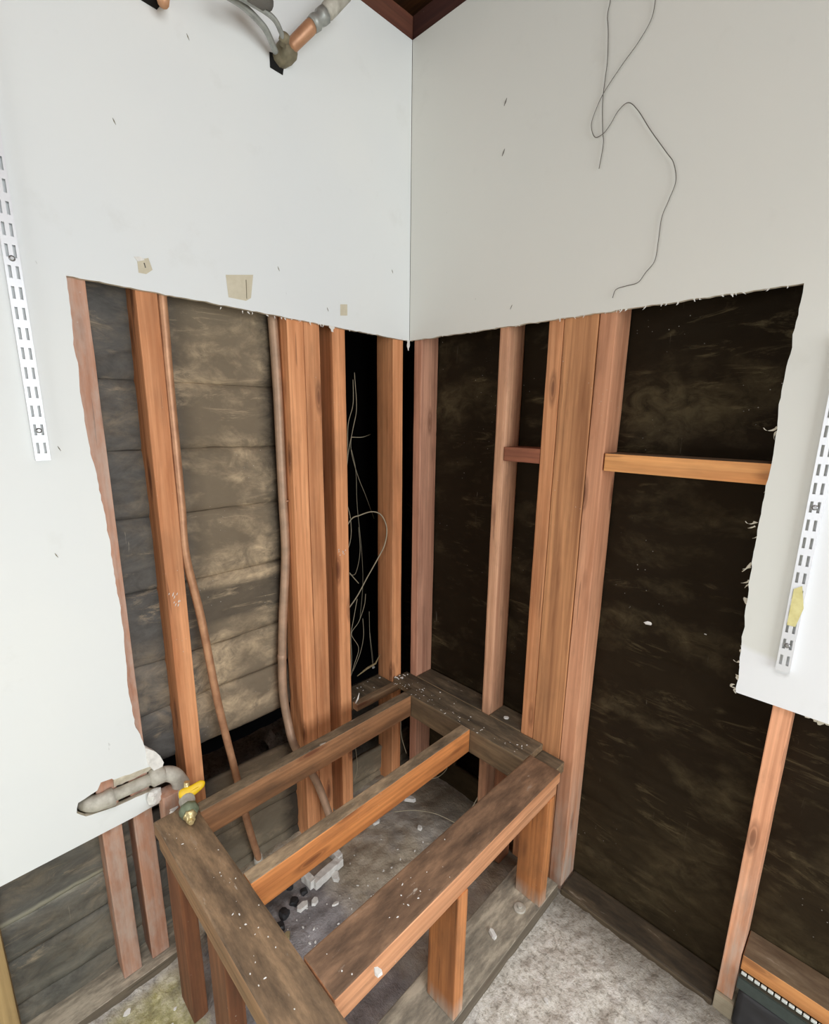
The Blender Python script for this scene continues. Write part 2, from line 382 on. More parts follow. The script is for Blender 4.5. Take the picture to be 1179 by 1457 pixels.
M['green_cap'] = plain('green_grey_union', (128, 138, 112), .6, .3, mottled=.6, scale=50, col2=(84, 90, 72), bump=.4)
M['enamel'] = plain('white_enamel', (222, 224, 228), .3, .15)
M['screw'] = plain('zinc_screw', (150, 150, 150), .35, .8)
M['tape'] = plain('masking_tape', (206, 198, 176), .7, mottled=.5, scale=40, col2=(182, 172, 146))
M['yellow_tape'] = plain('yellow_tape', (226, 218, 158), .7, mottled=.6, scale=60, col2=(196, 184, 118))
M['graphite'] = plain('thin_dark_wire', (98, 94, 88), .6)
M['wire'] = plain('pale_cable', (168, 158, 134), .55, mottled=.4, scale=40, col2=(120, 110, 90))
M['membrane'] = plain('black_membrane', (42, 42, 44), .6, mottled=.5, scale=14, col2=(24, 24, 26), bump=.5)
M['galv_strip'] = plain('green_grey_strip', (70, 80, 76), .5, .3, mottled=.4)
M['bright_dash'] = plain('bright_metal', (214, 222, 218), .35, .4)
M['black'] = plain('black_cavity', (14, 12, 10), .95)  # black stands in for the dark inside the holes and open cavity
M['bark'] = plain('splinter', (150, 134, 98), .8, mottled=.6, scale=60)
M['concrete'] = floor_mat()
M['outer'] = plain('plain_grey_wall', (84, 82, 78), .8)
M['ceil'] = wood('roof_boards', (126, 80, 46), (80, 46, 26), 0, grime=.4)

# ------------------------------------------------------------------ the setting
rng = random.Random(5)
# floor: one grid, fine near the platform, dropping a little in front of the left wall
def floor_z(x, y):
    s = min(1, max(0, (-.80-y)/.2)) * min(1, max(0, (1.2-x)/.5))
    z = -.058*s*s*(3-2*s)
    z += .006*noise.noise(Vector((x*5, y*5, 1))) + .006*noise.noise(Vector((x*22, y*22, 4))) + .003*noise.noise(Vector((x*60, y*60, 9)))
    if x > .76 and y < .0: z += .004*noise.noise(Vector((x*40, y*40, 2)))
    return z-.006
bm = bmesh.new()
def axis_pts(lo, a, b, hi, fine, coarse):
    out = [lo]; 
    while out[-1]+coarse < a: out.append(out[-1]+coarse)
    v = a
    while v < b: out.append(v); v += fine
    out.append(b)
    while out[-1]+coarse < hi: out.append(out[-1]+coarse)
    out.append(hi); return out
xs = axis_pts(-.75, -.12, 1.5, 4.4, .009, .35); ys = axis_pts(-4.4, -1.5, .12, .75, .009, .35)
grid = [[bm.verts.new((x, y, floor_z(x, y))) for x in xs] for y in ys]
for j in range(len(ys)-1):
    for i in range(len(xs)-1): bm.faces.new((grid[j][i], grid[j][i+1], grid[j+1][i+1], grid[j+1][i]))
fl = link('floor', bm, M['concrete'], smooth=True, loc=(0, 0, 0)); tag(fl, kind='structure')

def sheath(name, vert, left, mat, holes, seams):
    """wall boards behind the studs: one sheet with board seams and wrinkles"""
    bm = bmesh.new(); du = .010
    us = [-.45+i*du for i in range(int(2.35/du))] if left else [-.12+i*du for i in range(int(2.0/du))]
    zs = [-.12+i*.008 for i in range(int(2.2/.008))]
    def off(u, z):
        d = .0
        for s in seams:
            e = z-s-.006*noise.noise(Vector((u*3, s*5, 1)))
            if abs(e) < .016: d += (.014 if left else .004)*(1-abs(e)/.016)
        d += .009*noise.noise(Vector((u*3, z*3, 5+left))) + .005*noise.noise(Vector((u*9, z*22, 3))) + .002*noise.noise(Vector((u*40, z*40, 3)))
        return d
    g = []
    for z in zs:
        row = []
        for u in us:
            d = off(u, z)
            row.append(bm.verts.new((-.104-d, -u, z) if left else (u, .104+d, z)))
        g.append(row)
    for j in range(len(zs)-1):
        for i in range(len(us)-1):
            u, z = us[i], zs[j]
            if any(a < u < b and c < z < e for a, b, c, e in holes): continue
            bm.faces.new((g[j][i], g[j][i+1], g[j+1][i+1], g[j+1][i]))
    for v in [v for v in bm.verts if not v.link_faces]: bm.verts.remove(v)
    o = link(name, bm, mat, smooth=True, loc=(0, 0, 0)); tag(o, kind='structure')
    s = o.modifiers.new('thick', 'SOLIDIFY'); s.thickness = .018; s.offset = -1 if left else 1
    return o
# u is -y on the left wall, x on the right
sheath('wall_left_sheathing', 0, True, M['sheath_left'], [(-.5, .30, .47, 3), (.30, .483, .44, 3), (.36, .97, .38, .535), (-.5, .34, .14, .47)], [1.62, 1.445, 1.268, 1.067, .85, .70, .54, .275, .165, .02])
sheath('wall_right_sheathing', 0, False, M['sheath_right'], [(.18, .62, .10, .42)], [1.64, 1.457, 1.28, 1.09, .87, .68, .5, .31, .13])
# what lies behind: a dark closed cavity and the building's outer skin
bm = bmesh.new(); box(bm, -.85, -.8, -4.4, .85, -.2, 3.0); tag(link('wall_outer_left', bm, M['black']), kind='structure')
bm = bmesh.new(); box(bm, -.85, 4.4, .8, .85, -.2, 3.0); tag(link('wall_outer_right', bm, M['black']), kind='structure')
# unseen rest of the garage, with a side opening and one added for fill
bm = bmesh.new()
box(bm, 4.3, 4.4, -4.4, -2.65, -.1, 2.9); box(bm, 4.3, 4.4, -.05, .8, -.1, 2.9); box(bm, 4.3, 4.4, -2.65, -.05, 2.62, 2.9)
tag(link('wall_side', bm, M['outer']), kind='structure')
bm = bmesh.new()
box(bm, -.8, .2, -4.4, -4.3, -.1, 2.9); box(bm, 1.5, 4.3, -4.4, -4.3, -.1, 2.9); box(bm, .2, 1.5, -4.4, -4.3, 2.3, 2.9)
tag(link('wall_back', bm, M['outer']), kind='structure')
bm = bmesh.new()
for i in range(27):
    box(bm, -.85+i*.195, -.85+i*.195+.19, -4.4, .85, 2.92, 2.945)
tag(link('ceiling', bm, M['ceil']), kind='structure')

# drywall with ragged cut edges
def ragged(pts, amp=.002, step=.011, seed=1, skip=()):
    out = []
    for i in range(len(pts)):
        a, b = Vector(pts[i]), Vector(pts[(i+1) % len(pts)])
        out.append(a)
        if i in skip: continue
        n = int((b-a).length/step); d = (b-a).normalized(); nn = Vector((-d.y, d.x))
        for k in range(1, n):
            p = a.lerp(b, k/n); s = (i*31+k)*.77+seed
            out.append(p+nn*amp*(1.3*noise.noise(Vector((s*.35, seed, 0)))+1.2*noise.noise(Vector((s*2.1, seed, 7)))))
    return out
def drywall(name, pts, left, mat, th=.0127):
    tris = tessellate_polygon([[Vector((p.x, p.y, 0)) for p in pts]])
    def co(p, d): return (-d, -p.x, p.y) if left else (p.x, d, p.y)
    bm = bmesh.new()
    fr = [bm.verts.new(co(p, 0)) for p in pts]; bk = [bm.verts.new(co(p, th)) for p in pts]
    for t_ in tris:
        bm.faces.new([fr[i] for i in t_]); bm.faces.new([bk[i] for i in t_[::-1]])
    n = len(pts)
    for i in range(n):
        f = bm.faces.new((fr[i], fr[(i+1) % n], bk[(i+1) % n], bk[i])); f.material_index = 1
    o = link(name, bm, [mat, M['gypsum']], loc=(0, 0, 0)); return tag(o, kind='structure')
TOPZ = 2.695
Lp = [(0.001, TOPZ), (0.001, 1.800), (.30, 1.805), (.62, 1.812), (1.012, 1.818), (1.014, 1.52), (.998, 1.291), (.994, 1.12), (.991, 1.002), (.998, .86), (.994, .745), (.975, .66), (.955, .62), (.948, .60),
      (1.056, .611), (1.060, .617), (1.084, .620), (1.094, .602), (1.136, .592), (1.142, .566), (1.125, .545), (1.06, .532), (.975, .528), (.958, .522), (.955, .478), (1.03, .474), (1.302, .471), (1.62, .47), (1.62, -.05), (4.3, -.05), (4.3, TOPZ)]
skipL = (0, 25, 26, 27, 28, 29, 30)
wl = drywall('wall_left', ragged(Lp, .0022, .012, 3, skipL), True, M['dry_left'])
Rp = [(0.001, TOPZ), (0.001, 1.800), (.4, 1.803), (.8, 1.805), (1.112, 1.806), (1.112, 1.772), (1.106, 1.60), (1.111, 1.457), (1.108, 1.389), (1.106, 1.229), (1.113, 1.062), (1.119, .909), (1.29, .909), (1.62, .905), (1.62, -.05), (4.3, -.05), (4.3, TOPZ)]
wr = drywall('wall_right', ragged(Rp, .0022, .012, 8, (0, 11, 12, 13, 14, 15, 16)), False, M['dry_right'])
# torn paper fringe (small curled scraps along the cuts)
def scrap(bm, p, dirv, side, L, w, seed, curl=1.0):
    """a curled ribbon of facing paper with its own thickness"""
    p = Vector(p); d = Vector(dirv).normalized(); s = Vector(side).normalized(); n = d.cross(s)
    prev = None; N = 7; r = random.Random(seed); bend = r.uniform(-1.2, 1.2)*curl; q = p.copy(); ang = 0
    for i in range(N+1):
        t = i/N; ww = w*(1-.75*t)*(1+.3*math.sin(seed+t*9))
        a = [bm.verts.new(q-s*ww/2+n*.0003), bm.verts.new(q+s*ww/2+n*.0003), bm.verts.new(q+s*ww/2-n*.0005), bm.verts.new(q-s*ww/2-n*.0005)]
        if prev:
            for k in range(4): bm.faces.new((prev[k], prev[(k+1) % 4], a[(k+1) % 4], a[k]))
        else: bm.faces.new(a)
        prev = a; ang += bend/N*1.6
        q = q+(d*math.cos(ang)+s*math.sin(ang)*.9+n*.25*math.sin(seed*3+t*5))*(L/N)
    bm.faces.new(prev[::-1])
bm = bmesh.new(); r = random.Random(2)
for i in range(46):   # top cut, right wall
    x = .02+r.random()**.8*1.07; scrap(bm, (x, .001, 1.806), (r.uniform(-.7, .7), r.uniform(-.3, .3), -1), (1, 0, .1), r.uniform(.004, .011), r.uniform(.002, .006), i)
link('torn_edge', bm, M['white_chip'], wr)
bm = bmesh.new()
for i in range(30):
    y = -.02-r.random()*.75; scrap(bm, (-.001, y, 1.808), (r.uniform(-.3, .3), r.uniform(-.7, .7), -1), (0, 1, .1), r.uniform(.004, .010), r.uniform(.002, .006), i+60)
scrap(bm, (-.001, -.005, 1.803), (.1, .05, -1), (0, 1, 0), .036, .018, 3, .1)
scrap(bm, (-.002, -.335, 1.808), (.1, .1, -1), (0, 1, 0), .018, .022, 5, .2)
link('torn_edge', bm, M['white_chip'], wl)
for px, py, L_, w_, sd in ((1103, 607, .032, .008, 4), (1072, 742, .026, .007, 8), (1066, 800, .03, .006, 11), (1058, 850, .026, .008, 19), (1052, 918, .028, .007, 23), (1047, 960, .02, .009, 27), (1044, 978, .026, .012, 31), (1090, 690, .016, .004, 33), (1078, 760, .018, .005, 41), (1063, 825, .02, .006, 47), (1050, 940, .018, .006, 51)):
    bm = bmesh.new(); p = onR(px, py, .004)
    scrap(bm, (p.x+.004, p.y, p.z), (-.35, .1, -1), (1, 0, -.2), L_, w_, sd, 2.2)
    scrap(bm, (p.x+.004, p.y, p.z-.01), (-.8, .1, -.7), (.5, 0, -.7), L_*.6, w_*.6, sd+1, 3)
    link('torn_paper', bm, M['paper'], wr, smooth=True)
bm = bmesh.new()
for (px, py, L_, w_) in ((1150, 1016, .012, .02), (1160, 1019, .014, .02), (1170, 1020, .02, .02), (1176, 1022, .014, .02)):
    p = onR(px, py, .008); scrap(bm, (p.x, .012, .912), (.1, .1, -1), (1, 0, .1), L_, w_, px, .3)
link('torn_paper', bm, M['paper'], wr)
bm = bmesh.new(); N = 12; pr = None
for i in range(N+1):
    y = -1.056+.108*i/N; j_ = .0015*noise.noise(Vector((i*1.7, 3, 3)))
    q = [bm.verts.new(p) for p in ((-.0005, y, .612+j_), (-.0005, y, .6055+j_), (-.0125, y, .580+j_*2), (-.0125, y, .612))]
    if pr:
        for k in range(4): bm.faces.new((pr[k], pr[(k+1) % 4], q[(k+1) % 4], q[k]))
    else: bm.faces.new(q)
    pr = q
bm.faces.new(pr[::-1]); link('bevelled_cut', bm, M['gypsum'], wl)
# loose broken piece of board at the left wall's lower cut
bm = bmesh.new()
poly = [(.978, .665), (.958, .645), (.944, .622), (.936, .595), (.942, .575), (.962, .585), (.975, .61)]
vs = [bm.verts.new((.002, -a, b)) for a, b in poly]; v2 = [bm.verts.new((-.012, -a, b)) for a, b in poly]
for t_ in tessellate_polygon([[Vector((a, b, 0)) for a, b in poly]]): bm.faces.new([vs[i] for i in t_]); bm.faces.new([v2[i] for i in t_[::-1]])
for i in range(len(poly)): bm.faces.new((vs[i], vs[(i+1) % len(poly)], v2[(i+1) % len(poly)], v2[i]))
bmesh.ops.subdivide_edges(bm, edges=bm.edges[:], cuts=2, use_grid_fill=True)
for v in bm.verts: v.co += Vector((.002*noise.noise(v.co*60), .003*noise.noise(v.co*45+Vector((9, 0, 0))), .003*noise.noise(v.co*50+Vector((0, 9, 0)))))
link('broken_edge', bm, M['white_chip'], wl)

# ------------------------------------------------------------------ studs of the left wall (faces look along +x)
XF, XB = -.0135, -.1015
T0, T1 = -.035, 2.69
def lstud(y0, y1, label, mat, z0=T0, xf=XF, name='wall_stud', cat='stud', group=None, seed=None):
    return tag(timber(name, XB, xf, y0, y1, z0, T1, mat, seed=seed), label, cat, group)
lstud(-1.37, -1.318, 'tan stud at the lower left edge of the photo, below the left drywall', M['tan'], -.05)
lstud(-1.096, -1.050, 'plaster-streaked stud left of its twin, below the lower end of the left drywall', M['stud_low'], -.035)
lstud(-1.022, -.975, 'reddish stud along the ragged left side of the left opening, plaster-streaked below the pipe', M['stud_low'])
lstud(-.878, -.830, 'orange stud with the thin copper pipe running down its right side', M['stud'])
lstud(-.484, -.429, 'left member of the pair of touching orange studs beside the thick pipe', M['stud'], T0)
lstud(-.4275, -.372, 'right member of the pair of touching orange studs beside the thick pipe', M['stud'], T0)
lstud(-.324, -.275, 'orange stud standing left of the dark cavity full of wires', M['stud'])
lstud(-.066, -.018, 'narrow-faced stud right of the wire-filled cavity, last on the left wall before the corner', M['stud'])
# ------------------------------------------------------------------ studs of the right wall (faces look along -y)
YF, YB = .0135, .1015
def rstud(x0, x1, label, mat, z0=-.012, name='wall_stud', cat='stud', yf=YF, bev=.0025, z1=T1):
    return tag(timber(name, x0, x1, yf, YB, z0, z1, mat, bev=bev), label, cat)
rstud(.010, .048, 'first stud of the right wall beside the corner, rosy with a dark gash', M['rose'], bev=.004)
rstud(.378, .414, 'slender worn stud with rounded edge, left end of the short dark block', M['pale_stud'], bev=.007)
rstud(.545, .590, 'narrow stud on the left side of the wide grained post', M['stud'])
tag(timber('wall_post', .592, .690, YF, YB, -.012, T1, M['plank_fir']), 'wide flat post with swirling grain between two narrow studs', 'post')
rstud(.692, .737, 'long stud down to the floor right of the wide grained post, whitish foot', M['stud_foot'])
m_ = rstud(1.190, 1.227, 'stud standing alone at the right below the drywall corner', M['stud_foot'], .045)
tag(timber('foot_block', 1.188, 1.232, .004, .075, -.02, .043, M['pale_block']), 'small weathered block under the lone right-hand stud', 'block')
# horizontal blocks
tag(timber('blocking', .4155, .5435, YF+.002, .0995, 1.405, 1.449, M['red_block'], seed=4), 'short dark wooden block between two studs, left of the wide grained post', 'block')
tag(timber('blocking', .741, 1.187, YF, .0995, 1.402, 1.449, M['orange_x'], seed=9), 'long bright orange block running from the long stud to the right drywall', 'block')
tag(timber('blocking', 1.2295, 1.66, YF-.002, .0995, .160, .206, M['orange_x'], seed=12), 'orange-edged horizontal board at the lower right corner, above the metal strip', 'block')
# bottom plates
tag(timber('bottom_plate', XB, .012, -1.70, -.90, -.075, -.037, M['sill']), 'grey dusty bottom plate under the two plaster-streaked studs', 'plate')
tag(timber('bottom_plate', .7405, 1.187, .002, .0995, -.04, .012, M['sill_dark'], bev=.006), 'dusty bottom plate at the foot of the dark right wall', 'plate')
# top plates and rafters
bmx = timber('top_plate', -.10, -.0135, -4.25, .10, 2.697, 2.772, M['maroon']); tag(bmx, 'reddish-brown top plate above the left drywall', 'beam')
bmx = timber('top_plate', -.012, 4.25, .0135, .10, 2.697, 2.772, M['maroon_shaded']); tag(bmx, 'dark maroon top plate above the right drywall', 'beam')
for i, y in enumerate((-.26, -.67)):
    tag(timber('rafter', -.10, 2.6, y-.02, y+.02, 2.775, 2.915, M['ceil']), ['rafter nearest the corner, crossing above the top plates', 'second rafter from the corner'][i], 'rafter') if i == 0 else None

# ------------------------------------------------------------------ the platform frame
PF = empty('timber_platform', (.40, -.52, 0), 'low open timber platform frame with dirty plank top in the corner', 'platform')
FX0, FX1 = .632, .737
timber('front_plank', FX0, FX1, -.897, -.066, .463, .500, M['bench_y'], PF, bev=.004)
timber('lower_plank', FX0+.006, FX1-.005, -.90, -.072, .422, .4605, M['bench_y'], PF, bev=.004)
timber('side_plank', .085, .86, -1.000, -.8995, .463, .502, M['bench_x'], PF, bev=.006)
timber('lower_plank', .10, .86, -.996, -.905, .424, .4615, M['bench_x'], PF, bev=.005)
timber('back_rail', .098, .136, -.899, -.105, .413, .500, M['rail_back'], PF, bev=.003)
timber('middle_rail', .382, .420, -.899, -.104, .413, .500, M['rail'], PF, bev=.003)
timber('ledger', .100, .631, -.103, -.064, .408, .499, M['ledger'], PF, bev=.004)
timber('ledge_board', -.010, .6315, -.063, .0115, .462, .497, M['ledger'], PF, bev=.003)
timber('ledge_board', .6325, .71, -.0625, .0115, .44, .476, M['ledger'], PF, bev=.003)
timber('post', .646, .735, -.125, -.087, .036, .4235, M['post'], PF)
timber('post', .644, .735, -.541, -.503, .036, .4235, M['post'], PF)
timber('post', .125, .214, -.992, -.954, -.06, .4235, M['post_dark'], PF)
timber('post', .385, .474, -.992, -.954, -.06, .4235, M['post_dark'], PF)
timber('post', .646, .735, -.992, -.954, -.06, .4235, M['post_dark'], PF)
timber('post', .50, .538, -.061, .0, .0, .461, M['post_dark'], PF)
timber('bottom_plate', .60, .738, -.952, -.01, -.012, .0355, M['sill'], PF, bev=.003)
timber('blocking', .0495, .3765, .0125, .0985, .462, .499, M['ledger'], PF)
timber('blocking', .4155, .5435, .0125, .0985, .462, .499, M['ledger'], PF)
timber('blocking', -.10, -.0135, -.273, -.068, .44, .478, M['ledger'], PF)
timber('edge_strip', -.012, .016, -.272, -.03, .452, .480, M['strip'], PF)
# stain rings / washer on the bottom plate
bm = bmesh.new(); c = onZ(738, 1272-0, .0365); c = onZ(739, 1292, .0365)
ribbed(bm, (c.x, c.y, .0345), (c.x, c.y, .040), [(0, .019), (.8, .019), (1, .016)], 20); ribbed(bm, (c.x, c.y, .0395), (c.x, c.y, .0465), [(0, .008), (1, .007)], 6)
link('anchor_washer', bm, M['galv'], PF)

# ------------------------------------------------------------------ pipes
def pipe_thing(name, pts, r, mat, label, cat='pipe'):
    bm = bmesh.new(); tube(bm, spline(pts, 10), r, 14); root = empty(name, pts[-1], label, cat)
    link('tube', bm, mat, root, smooth=True); return root
def LX(px, py, X): return onL(px, py, X)
p1 = [Vector((-.022, -.816, 2.5)), LX(230, 420, -.022), LX(236, 520, -.022), LX(243, 620, -.022), LX(253, 720, -.022), LX(264, 790, -.022), LX(286, 880, -.022), LX(310, 1000, -.022), LX(335, 1100, -.022), LX(352, 1170, -.025), onZ(368, 1222, .02), onZ(371, 1232, -.01)]
for i in (1, 2, 3, 4): p1[i].y = max(p1[i].y, -.8185)
pt1 = pipe_thing('copper_pipe', p1, .0112, M['copper'], 'thin copper water pipe beside the left stud, slanting away towards the floor')
bm = bmesh.new(); q = onZ(367, 1218, .03); ribbed(bm, (q.x, q.y, -.01), (q.x, q.y, .04), [(0, .016), (.5, .016), (.9, .013), (1, .010)], 16); link('collar', bm, M['galv'], pt1)
p2 = [Vector((-.07, -.52, 2.5)), LX(388, 460, -.06), LX(397, 560, -.056), LX(404, 640, -.056), LX(407, 710, -.056), LX(406, 790, -.056), LX(402, 890, -.056), LX(402, 975, -.05), LX(410, 1030, -.03), LX(421, 1065, .004), LX(450, 1112, .012), onZ(470, 1165, .11), onZ(482, 1205, .045)]
for i in range(1, 7): p2[i].y = min(p2[i].y, -.4995)
pt2 = pipe_thing('water_pipe', p2, .0138, M['copper_grey'], 'thicker grey-brown pipe bending down left of the paired studs')
bm = bmesh.new(); c = LX(407, 712, -.056)
tube(bm, [c+Vector((.0135*math.cos(a), .0135*math.sin(a), 0)) for a in [i*math.pi/8 for i in range(17)]], .003, 6, cap=False)
tube(bm, [c+Vector((.004, .012, 0)), c+Vector((.006, .045, 0))], .003, 6)
link('pipe_clip', bm, M['copper'], pt2, smooth=True)
bm = bmesh.new(); a, b_ = p2[6], p2[7]
ribbed(bm, LX(401, 935, -.055)+Vector((0, 0, .012)), LX(401, 935, -.055)-Vector((0, 0, .012)), [(0, .0125), (.1, .0145), (.9, .0145), (1, .0125)], 14); link('coupling', bm, M['copper_grey'], pt2, smooth=True)

# gas pipe in the slot of the left drywall
GP = empty('gas_pipe', (0.0, -1.05, .5), 'grey iron gas pipe lying in the slot at the bottom of the left drywall', 'pipe')
bm = bmesh.new(); A = Vector((-.002, -1.082, .566)); B = Vector((.0, -.955, .563)); tube(bm, [A, B], .0155, 16); link('tube', bm, M['galv'], GP, smooth=True)
def elbow(a, b, c, r, R):
    bm = bmesh.new(); a, b, c = map(Vector, (a, b, c)); pts = [a.lerp(b, t)*(1-t)+b.lerp(c, t)*t for t in [i/10 for i in range(11)]]
    rs = [R*1.12, R*1.12, R]+[R]*5+[R, R*1.12, R*1.12]; tube(bm, pts, r, 16, rs); return bm
link('elbow', elbow((-.045, -1.118, .568), (.004, -1.124, .566), (.0, -1.062, .565), .02, .0205), M['galv'], GP, smooth=True)
link('elbow', elbow((-.002, -.962, .563), (.0, -.905, .562), (.012, -.902, .505), .02, .021), M['galv'], GP, smooth=True)
bm = bmesh.new(); ribbed(bm, (-.002, -.975, .563), (0, -.935, .563), [(0, .017), (.15, .024), (.85, .024), (1, .017)], 12); link('coupling', bm, M['galv'], GP)
bm = bmesh.new(); tube(bm, [Vector((.012, -.902, .51)), Vector((.035, -.902, .50)), Vector((.055, -.903, .503))], .016, 14); link('nipple', bm, M['galv'], GP, smooth=True)

GV = empty('gas_valve', (.09, -.90, .502), 'gas shut-off valve with yellow lever handle on the platform corner', 'valve')
bm = bmesh.new()
q0 = Vector((.052, -.905, .520)); q1 = Vector((.128, -.924, .521))
ribbed(bm, q0, q1, [(0, .014), (.08, .019), (.3, .019), (.34, .015), (.5, .020), (.62, .020), (.68, .015), (1, .014)], 16); link('body', bm, M['galv'], GV)
bm = bmesh.new(); ribbed(bm, (.124, -.923, .521), (.150, -.929, .521), [(0, .016), (.1, .024), (.6, .024), (.75, .018), (1, .017)], 8); link('union_nut', bm, M['green_cap'], GV)
bm = bmesh.new(); ribbed(bm, (.148, -.929, .521), (.170, -.934, .520), [(0, .0165), (.35, .0165), (.37, .011), (1, .011)], 6); ribbed(bm, (.169, -.934, .520), (.178, -.936, .520), [(0, .006), (1, .006)], 12); link('brass_cap', bm, M['brass'], GV)
bm = bmesh.new(); ribbed(bm, (.078, -.911, .533), (.074, -.905, .560), [(0, .008), (1, .008)], 8); link('stem', bm, M['brass'], GV)
# lever: bent strip with a rounded grip, drawn along its length
bm = bmesh.new()
hp = [onL(255, 1135, .085), onL(263, 1130, .087), onL(273, 1125, .088), onL(283, 1118, .088), onL(291, 1112, .088)]
hs = spline(hp, 6); rs = []
for i in range(len(hs)):
    t = i/(len(hs)-1); rs.append((.0185-.008*t)*(1-abs(2*t-1)**7*.75))
tube(bm, hs, 0, 12, rs)
c = sum(hs, Vector())/len(hs); vdir = (hs[-1]-hs[0]).normalized(); nn = -fw; nn = (nn-vdir*nn.dot(vdir)).normalized()
for v in bm.verts:
    d = (v.co-c).dot(nn); v.co -= nn*d*.6
link('lever', bm, M['yellow'], GV, smooth=True)
bm = bmesh.new(); tube(bm, [hs[3]+nn*.0055, hs[-8]+nn*.0045], .0016, 6); link('lever_rib', bm, M['yellow'], GV, smooth=True)

# broken white plaster pieces around the pipe
def chunk(pos, s, seed, mat, name, parent=None, stretch=(1, 1, 1), rough=.35):
    bm = bmesh.new(); bmesh.ops.create_icosphere(bm, subdivisions=2, radius=1)
    r = random.Random(seed); ax = Vector((r.uniform(-1, 1), r.uniform(-1, 1), r.uniform(-1, 1))).normalized(); R = Matrix.Rotation(r.uniform(0, 6), 3, 'Z')
    for v in bm.verts:
        p = v.co.copy()
        p = Vector([max(-.72, min(.72, q)) for q in p])
        p *= 1+rough*noise.noise(p*1.7+Vector((seed, 0, 0)))
        p = R @ Vector((p.x*stretch[0], p.y*stretch[1], p.z*stretch[2]))
        v.co = Vector(pos)+p*s+Vector((0, 0, .7*s*stretch[2]))
    return link(name, bm, mat, parent)
def chipbox(px, py, X, sx, sy, sz, label, mat='white_chip', seed=1, name='plaster_lump'):
    p = onL(px, py, X); o = chunk((p.x, p.y, p.z-.7*sz), 1, seed, M[mat], name, None, (sx, sy, sz)); return tag(o, label, 'plaster')
chipbox(220, 1133, .012, .016, .022, .026, 'white broken drywall lump hanging below the iron pipe', seed=3)
chipbox(243, 1148, .02, .020, .028, .010, 'whitish mortar lump left of the yellow handle, on the platform corner', seed=9)
p = onL(238, 1132, -.012)
tag(timber('spacer_block', -.0125, .035, -.958, -.905, .40, .512, M['stud_low']), 'small pinkish block of wood under the iron elbow beside the valve', 'block')

# pipe stub at the top of the left wall
SP = empty('valve_stub', (0, -.49, 2.40), 'putty-covered water valve stub poking out of the top of the left wall', 'valve')
w0 = onL(398, 84, .0); w1 = onL(412, 68, .035); w2 = onL(430, 50, .06); w3 = onL(446, 34, .075); w4 = onL(462, 20, .085); w5 = onL(492, -12, .10)
bm = bmesh.new(); ribbed(bm, w0-(w1-w0)*.6, w1+(w2-w1)*.2, [(0, .016), (.3, .021), (.6, .026), (.85, .026), (1, .016)], 14)
for v in bm.verts: v.co += Vector((1, 1, 1))*.003*noise.noise(v.co*70)
link('valve_body', bm, M['olive'], SP, smooth=True)
bm = bmesh.new(); ribbed(bm, w1, w3, [(0, .014), (.1, .016), (.85, .017), (1, .015)], 14); link('copper_stub', bm, M['copper'], SP, smooth=True)
bm = bmesh.new(); ribbed(bm, w3-(w3-w2)*.15, w4, [(0, .018), (.3, .020), (.5, .015), (.7, .020), (1, .020)], 8); link('compression_nut', bm, M['tubegrey'], SP)
bm = bmesh.new(); ribbed(bm, w4, w5, [(0, .015), (.12, .0195), (1, .0195)], 14); link('hose_end', bm, M['galv'], SP, smooth=True)
bm = bmesh.new(); k0 = onL(402, 66, .055); k1 = onL(406, 46, .075)
ribbed(bm, k0, k1, [(0, .008), (.3, .007), (.35, .013), (.9, .012), (1, .006)], 10); link('stem_knob', bm, M['olive'], SP)
bm = bmesh.new(); tube(bm, spline([onL(403, 54, .07), onL(392, 30, .085), onL(375, 15, .09), onL(345, -2, .10), onL(310, -22, .11)], 8), .006, 10); link('flex_tube', bm, M['tubegrey'], SP, smooth=True)
bm = bmesh.new(); tube(bm, spline([onL(392, 74, .03), onL(380, 46, .055), onL(368, 30, .065), onL(345, 8, .075), onL(310, -14, .08)], 8), .0075, 10); link('flex_tube', bm, M['tubegrey'], SP, smooth=True)
bm = bmesh.new(); ribbed(bm, onL(352, -14, .11), onL(384, 6, .10), [(0, .018), (.7, .018), (.8, .013), (1, .013)], 10); link('tube_nut', bm, M['graphite'], SP)
# flat black plates on the drywall face, standing for the dark of pipe holes
def hole(pts, label):
    bm = bmesh.new(); vs = [onL(x, y, .0006) for x, y in pts]; a = [bm.verts.new(v) for v in vs]; b = [bm.verts.new(v+Vector((.0012, 0, 0))) for v in vs]
    bm.faces.new(a); bm.faces.new(b[::-1]); n = len(a)
    for i in range(n): bm.faces.new((a[i], a[(i+1) % n], b[(i+1) % n], b[i]))
    o = link('hole_dark_plate', bm, M['black'], wl); o['label'] = label; return o
hole([(383, 74), (384, 96), (402, 107), (404, 92), (398, 78)], 'black plate standing for the dark square-cut hole behind the valve')
hole([(190, -12), (200, 0), (223, 14), (228, 8), (226, -12)], 'black plate standing for the dark hole at the very top of the left drywall')
bm = bmesh.new(); ribbed(bm, onL(238, -14, 0)-Vector((.02, 0, 0)), onL(232, 2, .05), [(0, .012), (1, .012)], 12)
tag(link('capped_pipe', bm, M['copper'], smooth=True), 'copper pipe end in the hole at the very top of the left drywall', 'pipe')

